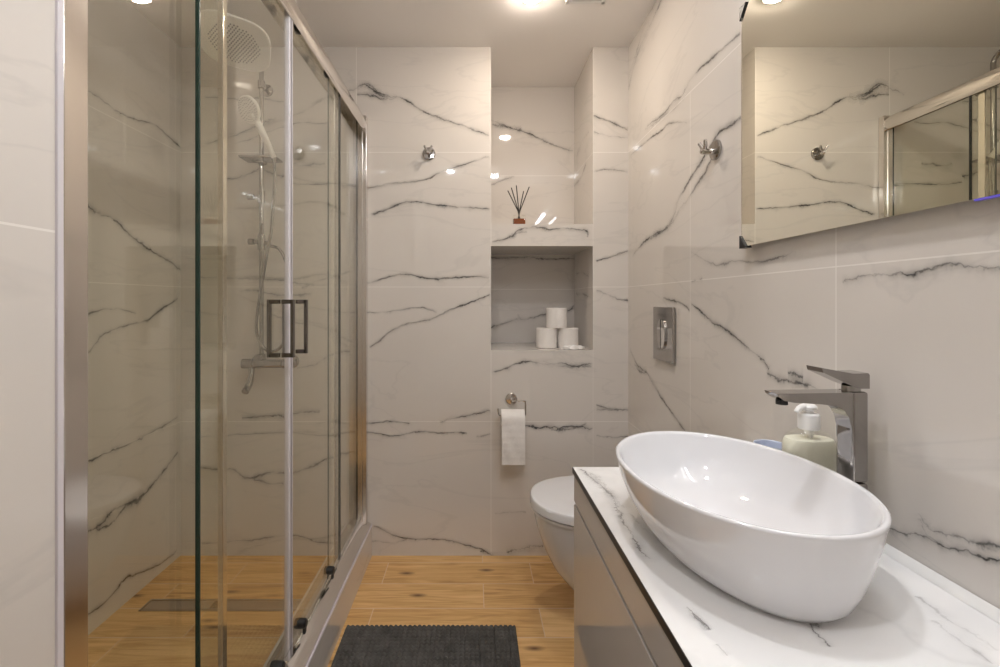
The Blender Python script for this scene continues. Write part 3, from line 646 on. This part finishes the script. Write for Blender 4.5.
# spare rolls in the lower niche
rr = .0475; hr = .092
r0 = None
zn = Z3
for px, py, d, k, lab in ((546.5, 0, 2.20, 0, 'white spare toilet roll standing at the left in the lower niche stack'), (568, 0, 2.20, 0, 'white spare toilet roll standing at the right in the lower niche stack'), (556.5, 0, 2.20, 1, 'white spare toilet roll balanced on top of the other two in the lower niche')):
    c = ((px - PX) * d / F, d, zn + .0008 + hr / 2 + k * (hr + .0008))
    if r0 is None: r0 = roll('toilet_roll', c, 'z', rr, hr, lab, 'spare toilet rolls in the niche')
    else:
        o = r0.copy(); COL.objects.link(o); o.location = c; o['label'] = lab
        for ch in r0.children:
            cc = ch.copy(); COL.objects.link(cc); cc.parent = o
# crumpled clear wrapper
bm = new(); c = Vector((.447, 2.125, Z3 + .0005)); n = 40; rings = []
for k, (s, z) in enumerate(((.9, 0), (1.0, .003), (.97, .010), (.75, .015), (.5, .012), (.2, .016))):
    rings.append([c + Vector((.050 * s * math.cos(t) * (1 + .10 * math.sin(5 * t + k) + .05 * math.sin(11 * t + 2 * k)), .026 * s * math.sin(t) * (1 + .12 * math.sin(7 * t + 2 * k)), max(.0002, z * (1 + .25 * math.sin(6 * t + k * 1.7))) if z else 0)) for t in [2 * math.pi * i / n for i in range(n)]])
loft(bm, rings)
tag(obj('crumpled_wrapper', bm, M['film'], loc=c), 'crumpled pale plastic wrapper lying in front of the spare toilet rolls', 'wrapper')

# ------------------------------------------------------------------ reed diffuser
c = Vector(((519 - PX) * 2.14 / F, 2.14, Z1 + .0005))
df = thing('reed_diffuser', 'small reed diffuser with amber oil and dark sticks on the upper niche shelf', 'diffuser', c)
sq = lambda a, z, p=8: [Vector((c.x, c.y, 0)) + Vector((v.x, v.y, c.z + z)) for v in sup(0, 0, 0, a, a, 40, p)]
bm = new(); loft(bm, [sq(.028, 0), sq(.030, .002), sq(.030, .040), sq(.027, .045), sq(.011, .049, 2), sq(.010, .062, 2), sq(.012, .064, 2), sq(.012, .068, 2)], True, False)
bt = obj('bottle', bm, M['clear'], df)
bm = new(); loft(bm, [sq(.026, .004), sq(.0272, .006), sq(.0272, .028), sq(.026, .0285)]); obj('oil', bm, M['amber'], bt)
for dx, dy, top in ((-.052, -.01, .158), (-.034, .012, .176), (-.013, -.008, .182), (.022, .010, .160), (.046, -.006, .176)):
    bm = new(); tube(bm, [c + Vector((-dx * .22, -dy * .3, .006)), c + Vector((dx * .10, dy * .1, .068)), c + Vector((dx, dy, top))], .0022, 8); obj('reed', bm, M['reed'], df)

# ------------------------------------------------------------------ vanity
VX, VY0, VY1 = .2475, .20, 1.174
vn = thing('vanity_cabinet', 'glossy taupe wall hung vanity cabinet under the basin', 'vanity', (XR, .7, .16))
bm = new(); box(bm, (VX + .020, VY0, .16), (XR - .001, VY1 - .003, CT - .0155), .001); obj('carcass', bm, M['lacquer'], vn)
bm = new(); box(bm, (VX + .012, VY0 + .005, .17), (VX + .020, VY1 - .006, CT - .0155)); obj('shadow_gap', bm, M['dark'], vn)
for z0, z1 in ((.634, CT - .0165), (.160, .626)):
    bm = new(); box(bm, (VX + .002, VY0, z0), (VX + .0195, VY1 - .003, z1), .0015); obj('drawer_front', bm, M['lacquer'], vn)
# worktop
S = Wall(); y0, y1 = VY0 - .01, VY1
S.quad([(VX, y0, CT), (XR - .001, y0, CT), (XR - .001, y1, CT), (VX, y1, CT)], [(.3, .3)] * 4)
S.quad([(VX, y0, CT - .014), (VX, y1, CT - .014), (XR - .001, y1, CT - .014), (XR - .001, y0, CT - .014)], [(.3, .3)] * 4)
S.quad([(VX, y1, CT - .014), (VX, y1, CT), (XR - .001, y1, CT), (XR - .001, y1, CT - .014)], [(.3, .3)] * 4)
S.quad([(VX, y0, CT - .014), (XR - .001, y0, CT - .014), (XR - .001, y0, CT), (VX, y0, CT)], [(.3, .3)] * 4)
S.quad([(VX, y0, CT - .014), (VX, y0, CT), (VX, y1, CT), (VX, y1, CT - .014)], [(.3, .3)] * 4)
V7 = (560, 440, 2.94); V8 = (660, 600, 2.94)
for cr, w_, st, pts in ((V7, .016, .9, [(60, 85), (110, 125), (150, 165), (175, 215), (215, 290), (260, 350)]), (V7, .03, .5, [(90, 95), (140, 150), (180, 200)]), (V7, .010, .9, [(385, 510), (415, 535), (440, 560)]), (V7, .02, .4, [(200, 215), (260, 270), (300, 300)]),
                        (V8, .008, .9, [(80, 20), (115, 55), (150, 90)]), (V8, .010, .6, [(165, 130), (185, 150), (200, 165)]), (V8, .014, .8, [(430, 65), (455, 95), (500, 140)]), (V8, .012, .7, [(450, 75), (470, 78), (440, 70)]), (V8, .022, .5, [(760, -10), (830, 50), (900, 90), (1000, 150)]), (V8, .014, .4, [(800, 60), (870, 110), (980, 190)])):
    S.vein(('z', CT), (0, 0, 1), cr, pts, w_, st)
top = S.done('countertop', [M['stone'], M['stonevein']]); tag(top, 'white marble countertop on the vanity cabinet', 'countertop')
bm = new(); box(bm, (VX - .0012, y0, CT - .0145), (VX + .001, y1 + .0005, CT - .0006), .0004); obj('edge_strip', bm, M['black'], top, label='thin black front edge strip')
bm = new(); loft(bm, [[(XR - .001, y, CT + .0005), (XR - .014, y, CT + .0005), (XR - .010, y, CT + .006), (XR - .004, y, CT + .011), (XR - .001, y, CT + .012)] for y in (y0, y1)]); obj('sealant_strip', bm, M['pump'], top)

# basin
BX, BY, RZ = .4275, .790, .850
bs = thing('basin', 'white oval vessel basin standing on the marble countertop', 'basin', (BX, BY, CT))
BA = math.radians(3.4)
def br(a, b, z, dx=0, dy=0): return sup(BX + dx, BY + dy, z, b, a, 80, 2.08, BA)
outer = [(.165, .085, CT + .0008, .004), (.185, .103, CT + .0008, .004), (.193, .111, CT + .004, .004), (.203, .123, CT + .015, .003), (.212, .138, CT + .037, .002), (.220, .1525, CT + .068, .001), (.227, .1640, CT + .1, 0), (.2305, .1693, RZ - .010, 0), (.232, .1707, RZ - .005, 0), (.2318, .1705, RZ - .002, 0), (.2290, .1678, RZ, 0), (.2255, .1643, RZ - .0005, 0), (.2228, .1616, RZ - .005, 0)]
inner = [(.2195, .1585, RZ - .014), (.213, .152, RZ - .033), (.201, .141, RZ - .058), (.183, .125, RZ - .080), (.151, .099, RZ - .098), (.108, .069, RZ - .107), (.054, .037, RZ - .111), (.022, .022, RZ - .112)]
bm = new(); loft(bm, [br(q4[0], q4[1], *q4[2:]) for q4 in outer + inner]); obj('bowl', bm, M['ceramic'], bs, angle=60)
bm = new(); lathe(bm, (BX, BY, RZ - .1115), [(.033, 0), (.033, .003), (.029, .007), (.0001, .009)], 'z', 32); obj('waste_cap', bm, M['chrome'], bs)

# faucet
fx, fy = .640, .794
fc = thing('basin_faucet', 'tall square chrome basin mixer tap behind the vessel basin', 'faucet', (fx, fy, CT))
zt = EYE - (390 - PY) * fy / F
A_, B_ = .0140, .0185
bm = new(); box(bm, (fx - .018, fy - .022, CT + .0006), (fx + .018, fy + .022, CT + .006), .002); box(bm, (fx - A_, fy - B_, CT + .006), (fx + A_, fy + B_, CT + .112), .005, 3); box(bm, (fx - A_, fy - B_, CT + .113), (fx + A_, fy + B_, zt), .005, 3); obj('body', bm, M['tapchrome'], fc)
# spout: deep at the body, thin at the tip, rounded underside into the body
tipx = (770.5 - PX) * fy / F
prof = [(fx + .008, zt - .001), (tipx, zt - .003), (tipx + .002, zt - .008), (tipx + .012, zt - .015), (tipx + .028, zt - .018), (fx - .065, zt - .0205), (fx - .038, zt - .024), (fx - .026, zt - .031), (fx - .018, zt - .044), (fx - .0140, zt - .062), (fx - .0133, zt - .082), (fx + .008, zt - .082)]
bm = new(); loft(bm, [[(x, fy + y * (1.0), z) for x, z in prof] for y in (-.0170, -.0155, .0155, .0170)])
obj('spout', bm, M['tapchrome'], fc, angle=30)
bm = new(); lathe(bm, (tipx + .019, fy, zt - .024), [(.009, 0), (.009, .008)], 'z', 20); obj('aerator', bm, M['black'], fc)
bm = new(); lathe(bm, (fx - .002, fy, zt - .001), [(.013, 0), (.013, .009)], 'z', 28); obj('collar', bm, M['steel'], fc)
zl = zt + .0085; ztop = EYE - (371.5 - PY) * fy / F
tl_ = (814 - PX) * fy / F
prof = [(fx + .0145, zl - .003), (fx + .0145, ztop - .003), (fx + .012, ztop), (fx - .012, ztop - .001), (tl_, EYE - (366.5 - PY) * fy / F), (tl_ + .002, EYE - (371 - PY) * fy / F), (fx - .020, zl + .004), (fx - .010, zl), (fx - .002, zl - .003)]
bm = new(); loft(bm, [[(x, fy + y, z) for x, z in prof] for y in (-.0185, -.0170, .0170, .0185)]); obj('lever', bm, M['tapchrome'], fc, angle=30)

# soap dispenser
sx, sy = .6355, .890
sd = thing('soap_dispenser', 'clear pump bottle of pale yellow liquid soap beside the tap', 'soap bottle', (sx, sy, CT))
def ov(a, b, z, p=2.6): return sup(sx, sy, CT + z, a * .92, b * .92, 44, p)
bm = new(); loft(bm, [ov(.044, .026, .0008), ov(.049, .030, .004), ov(.050, .031, .03), ov(.050, .031, .138), ov(.049, .030, .150), ov(.043, .027, .160), ov(.032, .021, .168), ov(.020, .017, .173, 2), ov(.0145, .0145, .176, 2), ov(.0135, .0135, .182, 2)], True, False); bt = obj('bottle', bm, M['clear'], sd)
bm = new(); loft(bm, [ov(.043, .025, .003), ov(.0478, .0288, .006), ov(.0487, .0297, .03), ov(.0487, .0297, .138), ov(.0477, .0287, .150), ov(.0445, .027, .155)]); obj('liquid', bm, M['soap'], bt)
bm = new(); lathe(bm, (sx, sy, CT + .172), [(.0165, 0), (.0180, .002), (.0180, .027), (.0160, .030), (.008, .031), (.008, .036), (.013, .038), (.0135, .043), (.010, .047), (.0001, .048)], 'z', 30)
tube(bm, [(sx, sy, CT + .214), (sx - .014, sy - .003, CT + .2145), (sx - .024, sy - .006, CT + .211), (sx - .028, sy - .007, CT + .206)], [.0068, .0060, .0055, .0048, .0048], 14, sub=4); obj('pump', bm, M['pump'], sd)
bm = new(); tube(bm, [(sx, sy, CT + .18), (sx + .003, sy, CT + .156)], .004, 10); tube(bm, [(sx, sy, CT + .175), (sx, sy, CT + .164)], .008, 12); obj('dip_tube', bm, M['pump'], sd)

# pale blue cup behind the basin rim
cx, cy = (770.5 - PX) * 1.0 / F, 1.0
bm = new(); lathe(bm, (cx, cy, CT + .0006), [(.024, 0), (.026, .002), (.031, .102), (.0318, .109), (.0312, .1105), (.0298, .109), (.0245, .006), (.0001, .005)], 'z', 36, cap1=False)
tag(obj('plastic_cup', bm, M['blue'], loc=(cx, cy, CT)), 'pale blue plastic cup peeking out behind the basin rim', 'cup')

# ------------------------------------------------------------------ mirror and its lamp
XM = .664; MY0, MY1, MZ0, MZ1 = .10, 1.162, 1.2665, 1.856
mr = thing('wall_mirror', 'large rectangular frameless mirror on the right wall above the basin', 'mirror', (XR, .62, MZ0))
bm = new(); box(bm, (XM + .006, MY0 + .03, MZ0 + .03), (XR - .001, MY1 - .02, MZ1 - .03)); obj('backing', bm, M['dark'], mr)
bm = new(); box(bm, (XM, MY0, MZ0), (XM + .006, MY1, MZ1)); obj('mirror_glass', bm, M['mirror'], mr, smooth=False)
bm = new(); e = .0012
box(bm, (XM - .0005, MY1, MZ0), (XM + .007, MY1 + .003, MZ1)); obj('edge_trim', bm, M['alu'], mr)
for s, z in ((1, MZ0), (-1, MZ1)):
    bm = new(); t = [(MY1 + .005, z - s * .004), (MY1 - .022, z - s * .004), (MY1 + .005, z + s * .028)]
    loft(bm, [[(x, y, zz) for y, zz in t] for x in (XM - .004, XM + .012)]); obj('corner_guard', bm, M['black'], mr, smooth=False)
bm = new(); box(bm, (XM - .001, MY0, MZ0 - .003), (XM + .006, .622, MZ0 - .0003)); obj('violet_edge', bm, M['purple'], mr, label='thin violet strip on the bottom edge')  # thin violet strip along the near half of the bottom edge

ml = thing('mirror_lamp', 'slim chrome lamp bar with glowing tube fixed above the mirror', 'lamp', (XR, .62, 1.88))
bm = new(); box(bm, (.660, .56, 1.862), (XR - .001, .68, 1.905), .004); tube(bm, [(.660, .62, 1.884), (.612, .62, 1.884)], .008); obj('bracket', bm, M['chrome'], ml)
bm = new(); lathe(bm, (.60, .305, 1.884), [(.011, 0), (.011, .63)], 'y', 20); obj('diffuser_tube', bm, M['bar'], ml)
bm = new(); box(bm, (.611, .30, 1.877), (.617, .94, 1.891), .002); obj('bar', bm, M['chrome'], ml)

# ------------------------------------------------------------------ ceiling lights and vent
for x, y, lab in ((.215, 1.738, 'round recessed downlight glowing in the ceiling near the niches'), (.18, .76, 'recessed ceiling downlight above the vanity and basin'), (-.2, .12, 'recessed ceiling downlight closest to the door')):
    t = thing('ceiling_downlight', lab, 'downlight', (x, y, H), 'recessed ceiling downlights')
    bm = new(); lathe(bm, (x, y, H - .001), [(.034, 0), (.045, 0), (.045, -.003), (.036, -.007), (.034, -.004), (.034, 0)], 'z', 36, cap0=False, cap1=False); obj('trim_ring', bm, M['pump'], t)
    bm = new(); lathe(bm, (x, y, H - .001), [(.033, 0), (.032, -.006), (.026, -.012), (.014, -.016), (.0001, -.017)], 'z', 36); obj('lens', bm, M['lens' if y > 1.5 else 'lens_cool'], t)
vt = thing('ceiling_vent', 'white square ventilation grille in the ceiling', 'vent', (.42, 1.69, H))
bm = new(); x0, x1, y0, y1 = .343, .493, 1.62, 1.772
for q4 in ((x0, y0, x1, y0 + .016), (x0, y1 - .016, x1, y1), (x0, y0, x0 + .016, y1), (x1 - .016, y0, x1, y1)): box(bm, (q4[0], q4[1], H - .012), (q4[2], q4[3], H - .001), .003)
obj('frame', bm, M['pump'], vt)
for i in range(6):
    bm = new(); y = y0 + .026 + i * .02; box(bm, (x0 + .016, y - .006, H - .009), (x1 - .016, y + .006, H - .006), .001); obj('slat', bm, M['pump'], vt)

# ------------------------------------------------------------------ bath mat
bm = new(); x0, x1, y0, y1 = -.444, .145, .84, 1.630; nx, ny = 190, 262; pit = .0165
g = []
for j in range(ny + 1):
    row = []
    for i in range(nx + 1):
        x = x0 + (x1 - x0) * i / nx; y = y0 + (y1 - y0) * j / ny
        ed = min(i, nx - i, j, ny - j); e_ = min(1, ed / 3)
        h = .003 + .011 * math.sqrt(abs(math.sin(math.pi * (x - x0) / pit) * math.sin(math.pi * (y - y0) / pit)))
        row.append(bm.verts.new((x + random.uniform(-.0006, .0006), y + random.uniform(-.0006, .0006), .0008 + (h + random.uniform(-.0015, .0015)) * (e_ ** .5 if ed else 0))))
    g.append(row)
for j in range(ny):
    for i in range(nx): bm.faces.new((g[j][i], g[j][i + 1], g[j + 1][i + 1], g[j + 1][i]))
bm.faces.new([g[0][0], g[ny][0], g[ny][nx], g[0][nx]]) if False else None
tag(obj('bath_mat', bm, M['mat'], loc=(-.14, 1.24, 0)), 'dark charcoal waffle textured bath mat on the wood look floor', 'bath mat')
